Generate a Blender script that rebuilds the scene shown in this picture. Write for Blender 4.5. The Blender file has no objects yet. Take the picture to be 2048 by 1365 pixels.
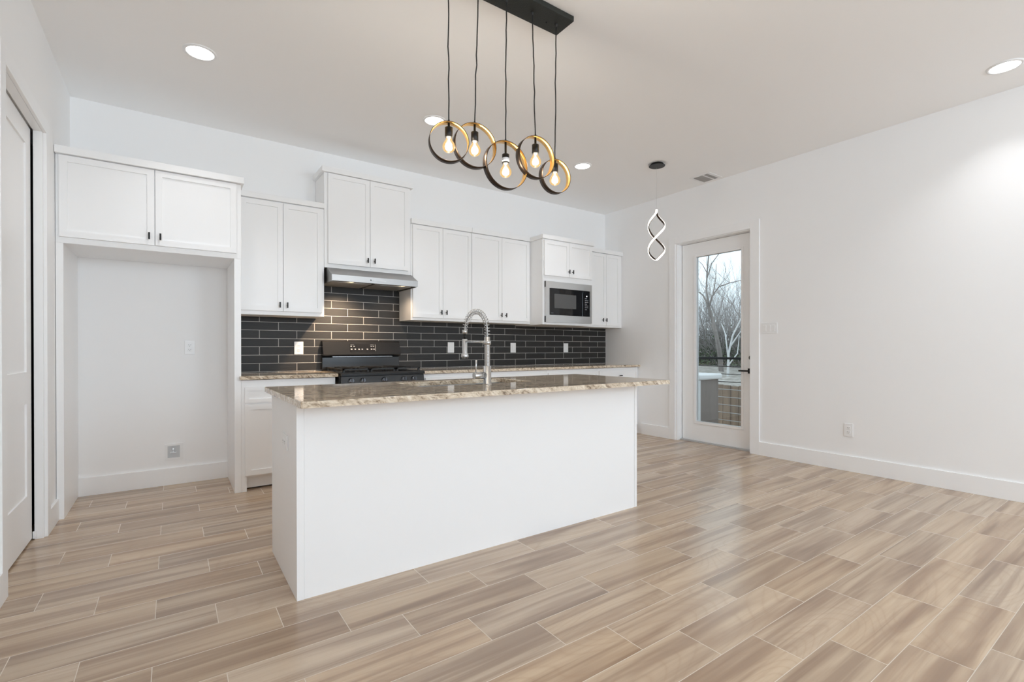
import bpy, bmesh, math, random
from mathutils import Vector, Matrix

# ------------------------------------------------------------------ camera / world / exposure
scene = bpy.context.scene
COL = scene.collection
IMG_W, IMG_H = 2048, 1365
F_PX, CX, CY = 969.61, 1023.93, 700.51
right = Vector((0.81919, -0.57352, -0.00117)); up = Vector((0.00269, 0.00179, 0.99999)); fwd = Vector((0.57352, 0.81919, -0.00301))
CAM = Vector((-5.0830, -4.9303, 1.1284))
cd = bpy.data.cameras.new('camera'); cam = bpy.data.objects.new('camera', cd); COL.objects.link(cam)
cam.matrix_world = Matrix(((right.x, up.x, -fwd.x, CAM.x), (right.y, up.y, -fwd.y, CAM.y), (right.z, up.z, -fwd.z, CAM.z), (0, 0, 0, 1)))
cd.sensor_width = 36; cd.lens = F_PX / IMG_W * 36
cd.shift_x = (IMG_W / 2 - CX) / IMG_W; cd.shift_y = (CY - IMG_H / 2) / IMG_W
cd.clip_start = 0.02; cd.clip_end = 200
scene.camera = cam
vs = scene.view_settings
vs.view_transform = 'Standard'; vs.look = 'None'; vs.gamma = 1; vs.use_curve_mapping = False
vs.exposure = 0.22
scene.cycles.max_bounces = 16; scene.cycles.diffuse_bounces = 14; scene.cycles.glossy_bounces = 5; scene.cycles.transparent_max_bounces = 12
scene.cycles.use_denoising = True
scene.cycles.caustics_reflective = False; scene.cycles.caustics_refractive = False

world = bpy.data.worlds.new('overcast_sky'); scene.world = world; world.use_nodes = True
bg = world.node_tree.nodes['Background']
bg.inputs[0].default_value = (0.80, 0.89, 0.96, 1); bg.inputs[1].default_value = 1.45

CAN_SPREAD = math.radians(105)
CAN_W = 2.4          # each recessed ceiling light
WIN_W = 72.0         # daylight through each rear window
UP_W = 4.0          # added upward fill outside each rear window, to brighten the ceiling
BULB_W = 4.3
H = 3.043            # ceiling height
XL = -5.715          # wall surfaces: left x, right 0, back 0, front
YF = -9.4

def light(name, kind, loc, watts, color=(1, 1, 1), rot=(0, 0, 0), **kw):
    l = bpy.data.lights.new(name, kind); l.energy = watts; l.color = color
    for k, v in kw.items(): setattr(l, k, v)
    o = bpy.data.objects.new(name, l); COL.objects.link(o); o.location = loc; o.rotation_euler = rot
    return o
WINS = [(-4.95, -3.35), (-2.35, -0.75)]      # rear windows, x ranges
WZ = (1.20, 2.85)
for a, b in WINS:     # sky light straight in, and an added fill aimed up at the ceiling
    light('window_daylight', 'AREA', ((a + b) / 2, YF - 0.02, sum(WZ) / 2), WIN_W, (0.74, 0.90, 1.05), (math.radians(90), 0, 0),
          shape='RECTANGLE', size=b - a - 0.1, size_y=WZ[1] - WZ[0] - 0.1)
    light('ceiling_fill', 'AREA', ((a + b) / 2, YF - 0.45, 1.75), UP_W, (0.76, 0.90, 1.05), (math.radians(135), 0, 0),
          shape='RECTANGLE', size=b - a - 0.1, size_y=1.1)

# ------------------------------------------------------------------ helpers
def new_bm(): return bmesh.new()

def box(bm, x0, x1, y0, y1, z0, z1, bev=0.0, mi=0):
    x0, x1 = min(x0, x1), max(x0, x1); y0, y1 = min(y0, y1), max(y0, y1); z0, z1 = min(z0, z1), max(z0, z1)
    v = [bm.verts.new((x, y, z)) for x in (x0, x1) for y in (y0, y1) for z in (z0, z1)]
    fs = [bm.faces.new([v[i] for i in q]) for q in ((0, 1, 3, 2), (4, 6, 7, 5), (0, 4, 5, 1), (2, 3, 7, 6), (0, 2, 6, 4), (1, 5, 7, 3))]
    for f in fs: f.material_index = mi
    if bev:
        es = list({e for f in fs for e in f.edges})
        r = bmesh.ops.bevel(bm, geom=es, offset=bev, segments=2, profile=0.5, affect='EDGES')
        for f in r['faces']: f.material_index = mi
    return bm

def frame_of(d):
    d = d.normalized(); a = Vector((0, 0, 1)) if abs(d.z) < 0.9 else Vector((1, 0, 0))
    u = d.cross(a).normalized(); return u, d.cross(u).normalized()

def ring_verts(bm, c, u, v, ru, rv=None, seg=16):
    rv = ru if rv is None else rv
    return [bm.verts.new(c + u * (ru * math.cos(2 * math.pi * i / seg)) + v * (rv * math.sin(2 * math.pi * i / seg))) for i in range(seg)]

def bridge(bm, a, b, mi=0, smooth=True):
    n = len(a)
    for i in range(n):
        f = bm.faces.new((a[i], a[(i + 1) % n], b[(i + 1) % n], b[i])); f.material_index = mi; f.smooth = smooth

def lathe(bm, base, axis, prof, seg=24, mi=0, smooth=True):
    """prof: list of (distance along axis, radius); closed with caps"""
    axis = Vector(axis).normalized(); base = Vector(base); u, v = frame_of(axis); prev = None
    for k, (t, r) in enumerate(prof):
        cur = ring_verts(bm, base + axis * t, u, v, max(r, 1e-4), seg=seg)
        if prev: bridge(bm, prev, cur, mi, smooth)
        if k == 0 or k == len(prof) - 1:
            f = bm.faces.new(cur); f.material_index = mi
        prev = cur
    return bm

def tube(bm, pts, r, seg=8, mi=0, caps=True, taper=None):
    pts = [Vector(p) for p in pts]; prev = None; u = None
    for i, p in enumerate(pts):
        d = (pts[min(i + 1, len(pts) - 1)] - pts[max(i - 1, 0)])
        d = d.normalized() if d.length > 1e-9 else Vector((0, 0, 1))
        if u is None: u, v = frame_of(d)
        else:
            u = (u - d * u.dot(d)); u = u.normalized() if u.length > 1e-6 else frame_of(d)[0]
            v = d.cross(u).normalized()
        rr = r if taper is None else taper[i]
        cur = ring_verts(bm, p, u, v, rr, seg=seg)
        if prev: bridge(bm, prev, cur, mi)
        elif caps: bm.faces.new(cur).material_index = mi
        prev = cur
    if caps: bm.faces.new(prev).material_index = mi
    return bm

def prism(bm, poly, axis, a0, a1, mi=0):
    """poly in the two other axes (cyclic order: axis x -> (y,z); axis y -> (x,z); axis z -> (x,y))"""
    def P(q, a): return {'x': (a, q[0], q[1]), 'y': (q[0], a, q[1]), 'z': (q[0], q[1], a)}[axis]
    A = [bm.verts.new(P(q, a0)) for q in poly]; B = [bm.verts.new(P(q, a1)) for q in poly]
    bm.faces.new(A).material_index = mi; bm.faces.new(list(reversed(B))).material_index = mi
    for i in range(len(poly)):
        j = (i + 1) % len(poly); bm.faces.new((A[i], A[j], B[j], B[i])).material_index = mi
    return bm

ORG = {}
def thing(name, label, cat, loc=(0, 0, 0), group=None):
    o = bpy.data.objects.new(name, None); COL.objects.link(o); o.location = loc; o.empty_display_size = 0.1
    o['label'] = label; o['category'] = cat
    if group: o['group'] = group
    ORG[o.name] = Vector(loc); return o

def part(name, bm, mats, parent=None, label=None, merge=True):
    org = ORG.get(parent.name, Vector()) if parent else Vector()
    if merge: bmesh.ops.recalc_face_normals(bm, faces=bm.faces)
    if org.length: bmesh.ops.translate(bm, verts=bm.verts, vec=-org)
    me = bpy.data.meshes.new(name); bm.to_mesh(me); bm.free()
    o = bpy.data.objects.new(name, me); COL.objects.link(o)
    for m in (mats if isinstance(mats, (list, tuple)) else [mats]): me.materials.append(m)
    if parent: o.parent = parent; ORG[o.name] = org
    if label: o['label'] = label
    return o

def tag(o, label, cat, group=None, kind=None):
    o['label'] = label; o['category'] = cat
    if group: o['group'] = group
    if kind: o['kind'] = kind
    return o

def struct(name, bm, mats, parent=None):
    o = part(name, bm, mats, parent); o['kind'] = 'structure'; return o

# ------------------------------------------------------------------ materials
def mat(name, color, rough=0.5, metal=0.0, spec=0.5, emit=None, estr=0.0):
    m = bpy.data.materials.new(name); m.use_nodes = True; b = m.node_tree.nodes['Principled BSDF']
    b.inputs['Base Color'].default_value = (*color, 1); b.inputs['Roughness'].default_value = rough
    b.inputs['Metallic'].default_value = metal; b.inputs['Specular IOR Level'].default_value = spec
    if emit: b.inputs['Emission Color'].default_value = (*emit, 1); b.inputs['Emission Strength'].default_value = estr
    return m

class NT:
    def __init__(s, m): s.t = m.node_tree; s.n = s.t.nodes; s.bsdf = s.n['Principled BSDF']
    def new(s, k, **kw):
        n = s.n.new(k)
        for a, v in kw.items(): setattr(n, a, v)
        return n
    def put(s, sock, v):
        if hasattr(v, 'is_output') or isinstance(v, bpy.types.NodeSocket): s.t.links.new(v, sock)
        else: sock.default_value = v
    def math(s, op, a, b=0.0, c=None):
        n = s.new('ShaderNodeMath', operation=op); s.put(n.inputs[0], a); s.put(n.inputs[1], b)
        if c is not None: s.put(n.inputs[2], c)
        return n.outputs[0]
    def mix(s, f, a, b, blend='MIX'):
        n = s.new('ShaderNodeMix', data_type='RGBA', blend_type=blend); s.put(n.inputs[0], f); s.put(n.inputs[6], a); s.put(n.inputs[7], b); return n.outputs[2]
    def noise(s, vec, scale, detail=3, rough=0.5, dist=0.0):
        n = s.new('ShaderNodeTexNoise'); s.put(n.inputs['Vector'], vec); n.inputs['Scale'].default_value = scale
        n.inputs['Detail'].default_value = detail; n.inputs['Roughness'].default_value = rough; n.inputs['Distortion'].default_value = dist; return n.outputs[0]
    def ramp(s, f, stops, interp='LINEAR'):
        n = s.new('ShaderNodeValToRGB'); s.put(n.inputs[0], f); cr = n.color_ramp; cr.interpolation = interp
        while len(cr.elements) < len(stops): cr.elements.new(0.5)
        for e, (p, c) in zip(cr.elements, stops): e.position = p; e.color = (*c, 1) if len(c) == 3 else c
        return n.outputs[0]
    def coord(s):
        g = s.new('ShaderNodeNewGeometry'); return g.outputs['Position']
    def xyz(s, v):
        n = s.new('ShaderNodeSeparateXYZ'); s.put(n.inputs[0], v); return n.outputs
    def vec(s, x, y, z=0.0):
        n = s.new('ShaderNodeCombineXYZ'); s.put(n.inputs[0], x); s.put(n.inputs[1], y); s.put(n.inputs[2], z); return n.outputs[0]
    def bump(s, h, strength=0.2, dist=0.01):
        n = s.new('ShaderNodeBump'); n.inputs['Strength'].default_value = strength; n.inputs['Distance'].default_value = dist
        s.put(n.inputs['Height'], h); s.t.links.new(n.outputs[0], s.bsdf.inputs['Normal'])
    def set(s, name, v): s.put(s.bsdf.inputs[name], v)

def paint(name, color, rough, bumpy=0.0):
    m = mat(name, color, rough, spec=0.35); t = NT(m)
    if bumpy: t.bump(t.noise(t.coord(), 160, 2), bumpy, 0.002)
    return m
M_wall = paint('wall_paint', (0.90, 0.90, 0.90), 0.65)
M_ceil = paint('ceiling_paint', (0.93, 0.93, 0.93), 0.8)
M_trim = paint('white_trim_paint', (0.90, 0.90, 0.90), 0.35)
M_cab = paint('cabinet_paint', (0.90, 0.90, 0.90), 0.32)
M_isl = paint('island_paint', (0.89, 0.89, 0.89), 0.4)
M_plastic = mat('white_plastic', (0.86, 0.86, 0.86), 0.3)
M_slot = mat('slot_dark', (0.08, 0.08, 0.08), 0.6)
M_black = mat('black_metal', (0.018, 0.017, 0.016), 0.4, 0.6)
M_blackg = mat('black_enamel', (0.014, 0.014, 0.015), 0.2, spec=0.5)
M_knob = mat('grey_black_knob', (0.16, 0.17, 0.19), 0.22, 0.85)
M_iron = mat('cast_iron', (0.02, 0.02, 0.02), 0.55)
M_shade = mat('painted_shade', (0.01, 0.01, 0.02), 0.9)  # near-black stand-in for shade behind the left door and in its slot
M_glassblk = mat('black_glass', (0.012, 0.012, 0.013), 0.04)
M_mesh = mat('oven_window_mesh', (0.10, 0.10, 0.10), 0.15)
M_mark = mat('printed_marks', (0.32, 0.33, 0.35), 0.5)
M_ledw = mat('indicator_led', (1, 1, 1), 0.4, emit=(1, 1, 1), estr=3)
M_cord = mat('black_cord', (0.02, 0.019, 0.018), 0.6)
M_galv = mat('galvanised', (0.55, 0.55, 0.55), 0.45, 0.4)

def brushed(name, color, rough, axis):
    m = mat(name, color, rough, 1.0); t = NT(m); x, y, z = t.xyz(t.coord())
    sc = {'x': (1.5, 120, 260), 'z': (260, 260, 1.5)}[axis]
    n = t.noise(t.vec(t.math('MULTIPLY', x, sc[0]), t.math('MULTIPLY', y, sc[1]), t.math('MULTIPLY', z, sc[2])), 1.0, 2)
    t.set('Roughness', t.math('MULTIPLY_ADD', n, 0.18, rough - 0.09)); t.bump(n, 0.08, 0.001); return m
M_steel = brushed('brushed_steel', (0.40, 0.392, 0.385), 0.42, 'x')
M_mwsteel = brushed('light_brushed_steel', (0.66, 0.65, 0.64), 0.36, 'x')
M_nickel = brushed('brushed_nickel', (0.60, 0.60, 0.60), 0.28, 'z')
M_alum = mat('filter_mesh', (0.50, 0.49, 0.46), 0.45, 0.9)
M_gold = brushed('gold_inner', (0.85, 0.53, 0.18), 0.34, 'x')
M_bronze = brushed('dark_bronze', (0.075, 0.055, 0.042), 0.42, 'x')

def canopy_mat():
    m = mat('textured_black', (0.022, 0.024, 0.02), 0.5, 0.3); t = NT(m)
    t.bump(t.noise(t.coord(), 180, 3), 0.5, 0.003); return m
M_canopy = canopy_mat()

def floor_mat():
    m = mat('wood_look_planks', (0.5, 0.4, 0.3), 0.35); t = NT(m); p = t.coord(); x, y, z = t.xyz(p)
    PW, PL = 0.1866, 0.643
    v = t.math('DIVIDE', t.math('SUBTRACT', -1.301, y), PW); row = t.math('FLOOR', v); fv = t.math('SUBTRACT', v, row)
    u = t.math('SUBTRACT', t.math('DIVIDE', t.math('ADD', x, 5.574), PL), t.math('MULTIPLY', row, 1 / 3)); colm = t.math('FLOOR', u); fu = t.math('SUBTRACT', u, colm)
    du = t.math('MULTIPLY', t.math('MINIMUM', fu, t.math('SUBTRACT', 1.0, fu)), PL); dv = t.math('MULTIPLY', t.math('MINIMUM', fv, t.math('SUBTRACT', 1.0, fv)), PW)
    d = t.math('MINIMUM', du, dv); grout = t.math('LESS_THAN', d, 0.0014)
    wn = t.new('ShaderNodeTexWhiteNoise', noise_dimensions='2D'); t.put(wn.inputs['Vector'], t.vec(row, colm)); rnd = wn.outputs['Value']
    wn2 = t.new('ShaderNodeTexWhiteNoise', noise_dimensions='2D'); t.put(wn2.inputs['Vector'], t.vec(t.math('ADD', colm, 31.7), row)); rnd2 = wn2.outputs['Value']
    gx = t.math('MULTIPLY', x, 1.0); off = t.math('MULTIPLY', rnd, 37.0)
    # broad colour bands running along the plank, different in every plank
    band = t.noise(t.vec(t.math('MULTIPLY', gx, 0.75), t.math('MULTIPLY', y, 9.0), off), 1.0, 3, 0.55, 0.5)
    streak = t.noise(t.vec(t.math('MULTIPLY', gx, 0.55), t.math('MULTIPLY', y, 22.0), t.math('ADD', off, 4.0)), 1.0, 3, 0.6, 0.3)
    fine = t.noise(t.vec(t.math('MULTIPLY', gx, 4.0), t.math('MULTIPLY', y, 85.0), off), 1.0, 4, 0.65, 0.2)
    # cathedral figure: long nested ovals
    fig = t.noise(t.vec(t.math('MULTIPLY', gx, 1.7), t.math('MULTIPLY', y, 5.5), t.math('ADD', off, 9.0)), 1.0, 0, 0.3, 0.0)
    rings = t.math('ABSOLUTE', t.math('SINE', t.math('MULTIPLY', fig, 46.0)))
    base = t.ramp(band, [(0.30, (0.285, 0.206, 0.151)), (0.40, (0.395, 0.297, 0.222)), (0.52, (0.545, 0.432, 0.326)), (0.75, (0.64, 0.52, 0.40))])
    dark = t.ramp(streak, [(0.38, (1, 1, 1)), (0.47, (0.25, 0.25, 0.25)), (0.56, (0, 0, 0))])
    c0 = t.mix(t.math('MULTIPLY', dark, 0.62), base, (0.275, 0.195, 0.143, 1))
    c1 = t.mix(t.math('MULTIPLY', t.math('SUBTRACT', 0.60, fine), 0.6), c0, (0.28, 0.20, 0.148, 1))
    figm = t.math('MULTIPLY', t.math('POWER', t.math('SUBTRACT', 1.0, rings), 2.5), t.math('MULTIPLY', t.math('GREATER_THAN', rnd2, 0.55), 0.22))
    c2 = t.mix(figm, c1, (0.34, 0.235, 0.165, 1))
    hsv = t.new('ShaderNodeHueSaturation'); t.put(hsv.inputs['Color'], c2); t.put(hsv.inputs['Value'], t.math('MULTIPLY_ADD', rnd2, 0.14, 0.92)); t.put(hsv.inputs['Saturation'], t.math('MULTIPLY_ADD', rnd, 0.20, 1.06))
    colr = t.mix(grout, hsv.outputs[0], (0.66, 0.575, 0.475, 1))
    t.set('Base Color', colr)
    t.set('Roughness', t.math('MULTIPLY_ADD', fine, 0.12, t.math('MULTIPLY_ADD', grout, 0.3, 0.18))); t.set('Specular IOR Level', 0.8)
    h = t.math('SUBTRACT', t.math('MULTIPLY', fine, 0.25), t.math('MULTIPLY', t.math('LESS_THAN', d, 0.0022), 1.0)); t.bump(h, 0.25, 0.002)
    return m
M_floor = floor_mat()

def tile_mat():
    m = mat('charcoal_tile', (0.03, 0.03, 0.03), 0.35); t = NT(m); x, y, z = t.xyz(t.coord())
    PW, PL = 0.0757, 0.3165
    v = t.math('DIVIDE', t.math('SUBTRACT', z, 0.920), PW); row = t.math('FLOOR', v); fv = t.math('SUBTRACT', v, row)
    par = t.math('MODULO', t.math('ADD', row, 10.0), 2.0)
    u = t.math('SUBTRACT', t.math('DIVIDE', t.math('ADD', x, 4.437), PL), t.math('MULTIPLY', par, 0.5)); c = t.math('FLOOR', u); fu = t.math('SUBTRACT', u, c)
    du = t.math('MULTIPLY', t.math('MINIMUM', fu, t.math('SUBTRACT', 1.0, fu)), PL); dv = t.math('MULTIPLY', t.math('MINIMUM', fv, t.math('SUBTRACT', 1.0, fv)), PW)
    d = t.math('MINIMUM', du, dv); grout = t.math('LESS_THAN', d, 0.0017)
    wn = t.new('ShaderNodeTexWhiteNoise', noise_dimensions='2D'); t.put(wn.inputs['Vector'], t.vec(row, c)); rnd = wn.outputs['Value']
    n = t.noise(t.vec(t.math('MULTIPLY', x, 18.0), t.math('MULTIPLY', z, 160.0), t.math('MULTIPLY', rnd, 20.0)), 1.0, 4, 0.6)
    body = t.mix(n, (0.014, 0.0135, 0.013, 1), (0.040, 0.038, 0.036, 1))
    hsv = t.new('ShaderNodeHueSaturation'); t.put(hsv.inputs['Color'], body); t.put(hsv.inputs['Value'], t.math('MULTIPLY_ADD', rnd, 0.3, 0.85))
    t.set('Base Color', t.mix(grout, hsv.outputs[0], (0.62, 0.60, 0.57, 1)))
    t.set('Roughness', t.math('MULTIPLY_ADD', n, 0.2, t.math('MULTIPLY_ADD', grout, 0.3, 0.42))); t.set('Specular IOR Level', 0.35)
    t.bump(t.math('SUBTRACT', t.math('MULTIPLY', n, 0.2), grout), 0.3, 0.0015); return m
M_tile = tile_mat()

def granite_mat():
    m = mat('brown_granite', (0.4, 0.33, 0.25), 0.06); t = NT(m); p = t.coord(); x, y, z = t.xyz(p)
    q = t.vec(t.math('MULTIPLY', t.math('ADD', x, t.math('MULTIPLY', z, 0.9)), 1.0), t.math('MULTIPLY', y, 2.0), t.math('MULTIPLY', z, 1.3))
    a = t.noise(q, 22, 6, 0.65, 1.3); b = t.noise(q, 75, 4, 0.7, 0.6); c = t.noise(q, 6, 4, 0.6, 1.6)
    s = t.math('ADD', t.math('MULTIPLY', a, 0.6), t.math('ADD', t.math('MULTIPLY', b, 0.25), t.math('MULTIPLY', c, 0.25)))
    colr = t.ramp(s, [(0.38, (0.07, 0.05, 0.036)), (0.46, (0.27, 0.20, 0.14)), (0.52, (0.52, 0.42, 0.31)), (0.60, (0.72, 0.62, 0.49)), (0.72, (0.82, 0.76, 0.66))])
    t.set('Base Color', colr); t.set('Roughness', t.math('MULTIPLY_ADD', b, 0.06, 0.04)); t.set('Specular IOR Level', 0.40); return m
M_granite = granite_mat()

def thin_glass(name, tint=(1, 1, 1), frac=0.07, rough=0.0):
    m = bpy.data.materials.new(name); m.use_nodes = True; nt = m.node_tree; nt.nodes.remove(nt.nodes['Principled BSDF'])
    out = nt.nodes['Material Output']; mx = nt.nodes.new('ShaderNodeMixShader'); tr = nt.nodes.new('ShaderNodeBsdfTransparent'); gl = nt.nodes.new('ShaderNodeBsdfGlossy')
    tr.inputs[0].default_value = (*tint, 1); gl.inputs['Roughness'].default_value = rough
    lw = nt.nodes.new('ShaderNodeFresnel'); lw.inputs[0].default_value = 1.45
    nt.links.new(lw.outputs[0], mx.inputs[0]); nt.links.new(tr.outputs[0], mx.inputs[1]); nt.links.new(gl.outputs[0], mx.inputs[2]); nt.links.new(mx.outputs[0], out.inputs[0])
    return m
M_pane = thin_glass('door_glass', (0.93, 0.97, 0.98))

def glow(name, color, strength):
    m = bpy.data.materials.new(name); m.use_nodes = True; nt = m.node_tree; nt.nodes.remove(nt.nodes['Principled BSDF'])
    e = nt.nodes.new('ShaderNodeEmission'); e.inputs[0].default_value = (*color, 1); e.inputs[1].default_value = strength
    nt.links.new(e.outputs[0], nt.nodes['Material Output'].inputs[0]); return m
M_lens = glow('can_lens', (1.0, 0.985, 0.96), 6.0)
M_led = glow('warm_led_strip', (1.0, 0.86, 0.74), 4.5)
M_fil = glow('bulb_filament', (1.0, 0.80, 0.45), 22.0)
M_hoodlens = glow('hood_lamp', (1.0, 0.82, 0.55), 3.0)
def bulb_glass():
    m = thin_glass('bulb_glass', (1.0, 0.96, 0.88)); nt = m.node_tree
    out = nt.nodes['Material Output']; src = out.inputs[0].links[0].from_socket
    ad = nt.nodes.new('ShaderNodeAddShader'); e = nt.nodes.new('ShaderNodeEmission'); e.inputs[0].default_value = (1.0, 0.66, 0.28, 1); e.inputs[1].default_value = 0.17
    nt.links.new(src, ad.inputs[0]); nt.links.new(e.outputs[0], ad.inputs[1]); nt.links.new(ad.outputs[0], out.inputs[0]); return m
M_bulb = bulb_glass()

def wood_mat(name, c0, c1, axis='z'):
    m = mat(name, c0, 0.75); t = NT(m); x, y, z = t.xyz(t.coord())
    n = t.noise(t.vec(t.math('MULTIPLY', x, 9.0), t.math('MULTIPLY', y, 9.0), t.math('MULTIPLY', z, 1.0 if axis == 'z' else 9.0)), 1.0, 4, 0.6)
    t.set('Base Color', t.ramp(n, [(0.3, c0), (0.7, c1)])); return m
M_fence = wood_mat('weathered_fence', (0.095, 0.063, 0.042), (0.252, 0.172, 0.111))
M_deck = wood_mat('deck_boards', (0.210, 0.164, 0.126), (0.399, 0.315, 0.242))
M_patio = wood_mat('grey_brown_panel', (0.179, 0.147, 0.130), (0.242, 0.204, 0.183))
M_lid = mat('pale_lid', (0.800, 0.800, 0.800), 0.4)
M_bark = wood_mat('grey_bark', (0.147, 0.126, 0.116), (0.294, 0.263, 0.242))
M_barkw = wood_mat('pale_bark', (0.588, 0.588, 0.578), (0.800, 0.800, 0.800))
M_twig = mat('far_twigs', (0.315, 0.288, 0.273), 0.9)
M_leaf = mat('dull_green_leaf', (0.109, 0.147, 0.080), 0.8)
def ground_mat():
    m = mat('leaf_litter', (0.3, 0.27, 0.24), 0.95); t = NT(m); n = t.noise(t.coord(), 5, 6, 0.7)
    t.set('Base Color', t.ramp(n, [(0.35, (0.189, 0.174, 0.143)), (0.55, (0.357, 0.326, 0.294)), (0.7, (0.525, 0.504, 0.473))])); return m
M_ground = ground_mat()

# ------------------------------------------------------------------ room shell
T = 0.15
CZ = H + 0.2
bm = box(new_bm(), XL - 1.6, 0.115, YF - T, T, -0.12, 0.0); struct('floor', bm, M_floor)
bm = box(new_bm(), XL - 1.6, T, YF - T, T, H, CZ); struct('ceiling', bm, M_ceil)
bm = box(new_bm(), XL - T, T, 0.0, T, 0.0, H); struct('wall_back', bm, M_wall)
# right wall with the glass-door opening
DY0, DY1, DZ = -2.150, -1.190, 2.425     # rough opening
bm = new_bm(); box(bm, 0, T, DY1, 0, 0, H); box(bm, 0, T, YF, DY0, 0, H); box(bm, 0, T, DY0, DY1, DZ, H); struct('wall_right', bm, M_wall)
# left wall with sliding-door opening
LY0, LY1, LZ = -1.806, -0.940, 2.440
bm = new_bm(); SL = LY1 + 0.6      # the far jamb holds the slot the sliding door runs into
box(bm, XL - T, XL, SL, 0, 0, H); box(bm, XL - T, XL - 0.104, LY1, SL, 0, H); box(bm, XL - 0.042, XL, LY1, SL, 0, H); box(bm, XL - 0.104, XL - 0.042, LY1, SL, LZ, H)
box(bm, XL - 0.1035, XL - 0.0425, SL - 0.002, SL - 0.0005, 0.0, LZ, mi=1); box(bm, XL - 0.1039, XL - 0.1035, LY1, SL - 0.002, 0.0, LZ, mi=1); box(bm, XL - 0.0425, XL - 0.0421, LY1, SL - 0.002, 0.0, LZ, mi=1)  # near-black lining paints in the shade deep inside the slot
box(bm, XL - T, XL, YF, LY0, 0, H); box(bm, XL - T, XL, LY0, LY1, LZ, H); struct('wall_left', bm, [M_wall, M_shade])
# unseen black box added behind the left door to keep sky light out
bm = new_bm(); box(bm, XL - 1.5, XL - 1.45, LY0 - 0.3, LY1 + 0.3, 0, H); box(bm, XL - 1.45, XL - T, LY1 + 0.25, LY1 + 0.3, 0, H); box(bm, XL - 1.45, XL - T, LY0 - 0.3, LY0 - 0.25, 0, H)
struct('wall_light_block', bm, M_shade)
# front wall (behind the camera) with two windows
bm = new_bm()
xs = [XL - T, WINS[0][0], WINS[0][1], WINS[1][0], WINS[1][1], T]
for i in range(0, 5, 2): box(bm, xs[i], xs[i + 1], YF - T, YF, 0, H)
for a, b in WINS: box(bm, a, b, YF - T, YF, 0, WZ[0]); box(bm, a, b, YF - T, YF, WZ[1], H)
struct('wall_front', bm, M_wall)
for k, (a, b) in enumerate(WINS):
    bm = new_bm(); w = 0.05
    for x0, x1, z0, z1 in ((a, a + w, *WZ), (b - w, b, *WZ), (a + w, b - w, WZ[0], WZ[0] + w), (a + w, b - w, WZ[1] - w, WZ[1]), ((a + b) / 2 - 0.02, (a + b) / 2 + 0.02, WZ[0] + w, WZ[1] - w)):
        box(bm, x0, x1, YF - 0.01, YF + 0.03, z0, z1)
    struct('window_%d' % (k + 1), bm, M_trim)
# baseboards
BB, BT = 0.140, 0.016
bm = box(new_bm(), -5.674, -4.684, -BT, 0, 0, BB, 0.0012); struct('baseboard_back', bm, M_trim)
bm = new_bm(); box(bm, XL, XL + BT, -0.855, -0.597, 0, BB, 0.0012); box(bm, XL, XL + BT, YF, -1.892, 0, BB, 0.0012); struct('baseboard_left', bm, M_trim)
bm = new_bm(); box(bm, -BT, 0, -1.104, -0.66, 0, BB, 0.0012); box(bm, -BT, 0, YF, -2.236, 0, BB, 0.0012); struct('baseboard_right', bm, M_trim)
bm = box(new_bm(), XL + BT, -BT, YF, YF + BT, 0, BB, 0.0012); struct('baseboard_front', bm, M_trim)

# ------------------------------------------------------------------ left sliding door and casing
bm = new_bm(); xo = XL + 0.016
CW = 0.086
box(bm, XL, xo, LY1 + 0.0, LY1 + CW, 0, LZ - 0.016 + CW, 0.002); box(bm, XL, xo, LY0 - CW, LY0, 0, LZ - 0.016 + CW, 0.002); box(bm, XL, xo, LY0, LY1, LZ - 0.016, LZ - 0.016 + CW, 0.002)
# jamb boards
box(bm, XL - 0.041, XL - 0.0005, LY1 - 0.016, LY1, 0, LZ); box(bm, XL - T, XL - 0.105, LY1 - 0.016, LY1, 0, LZ); box(bm, XL - T, XL - 0.0005, LY0, LY0 + 0.016, 0, LZ); box(bm, XL - 0.041, XL - 0.0005, LY0 + 0.016, LY1 - 0.016, LZ - 0.016, LZ); box(bm, XL - T, XL - 0.105, LY0 + 0.016, LY1 - 0.016, LZ - 0.016, LZ)
struct('trim_1', bm, M_trim)

def shaker_x(bm, xf, thick, y0, y1, z0, z1, panels, sgn):
    """door slab facing sgn*x with recessed panels [(py0,py1,pz0,pz1)] - built as stiles/rails plus panels"""
    rec = 0.009
    xb = xf - sgn * thick
    ys = sorted({y0, y1, *[p[0] for p in panels], *[p[1] for p in panels]}); zs = sorted({z0, z1, *[p[2] for p in panels], *[p[3] for p in panels]})
    for i in range(len(ys) - 1):
        for j in range(len(zs) - 1):
            cy, cz = (ys[i] + ys[i + 1]) / 2, (zs[j] + zs[j + 1]) / 2
            if any(p[0] < cy < p[1] and p[2] < cz < p[3] for p in panels): continue
            box(bm, xb, xf, ys[i], ys[i + 1], zs[j], zs[j + 1])
    bmesh.ops.remove_doubles(bm, verts=bm.verts, dist=1e-5)
    for p in panels: box(bm, xb + sgn * 0.006, xf - sgn * rec, *p)
    return bm
d1 = bpy.data.objects.new('door_1', None); COL.objects.link(d1); d1.location = (XL - 0.05, -0.965, 0); ORG['door_1'] = Vector(d1.location); d1['kind'] = 'structure'
bm = shaker_x(new_bm(), -5.765, 0.040, -1.786, -0.970, 0.012, 2.420, [(-1.672, -1.078, 0.998, 2.305), (-1.672, -1.078, 0.288, 0.815)], 1)
part('door_leaf', bm, M_trim, d1)
bm = new_bm(); box(bm, -5.764, -5.745, -0.966, -0.957, 0.006, 0.05, 0.003); part('bottom_guide', bm, M_plastic, d1)

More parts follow.
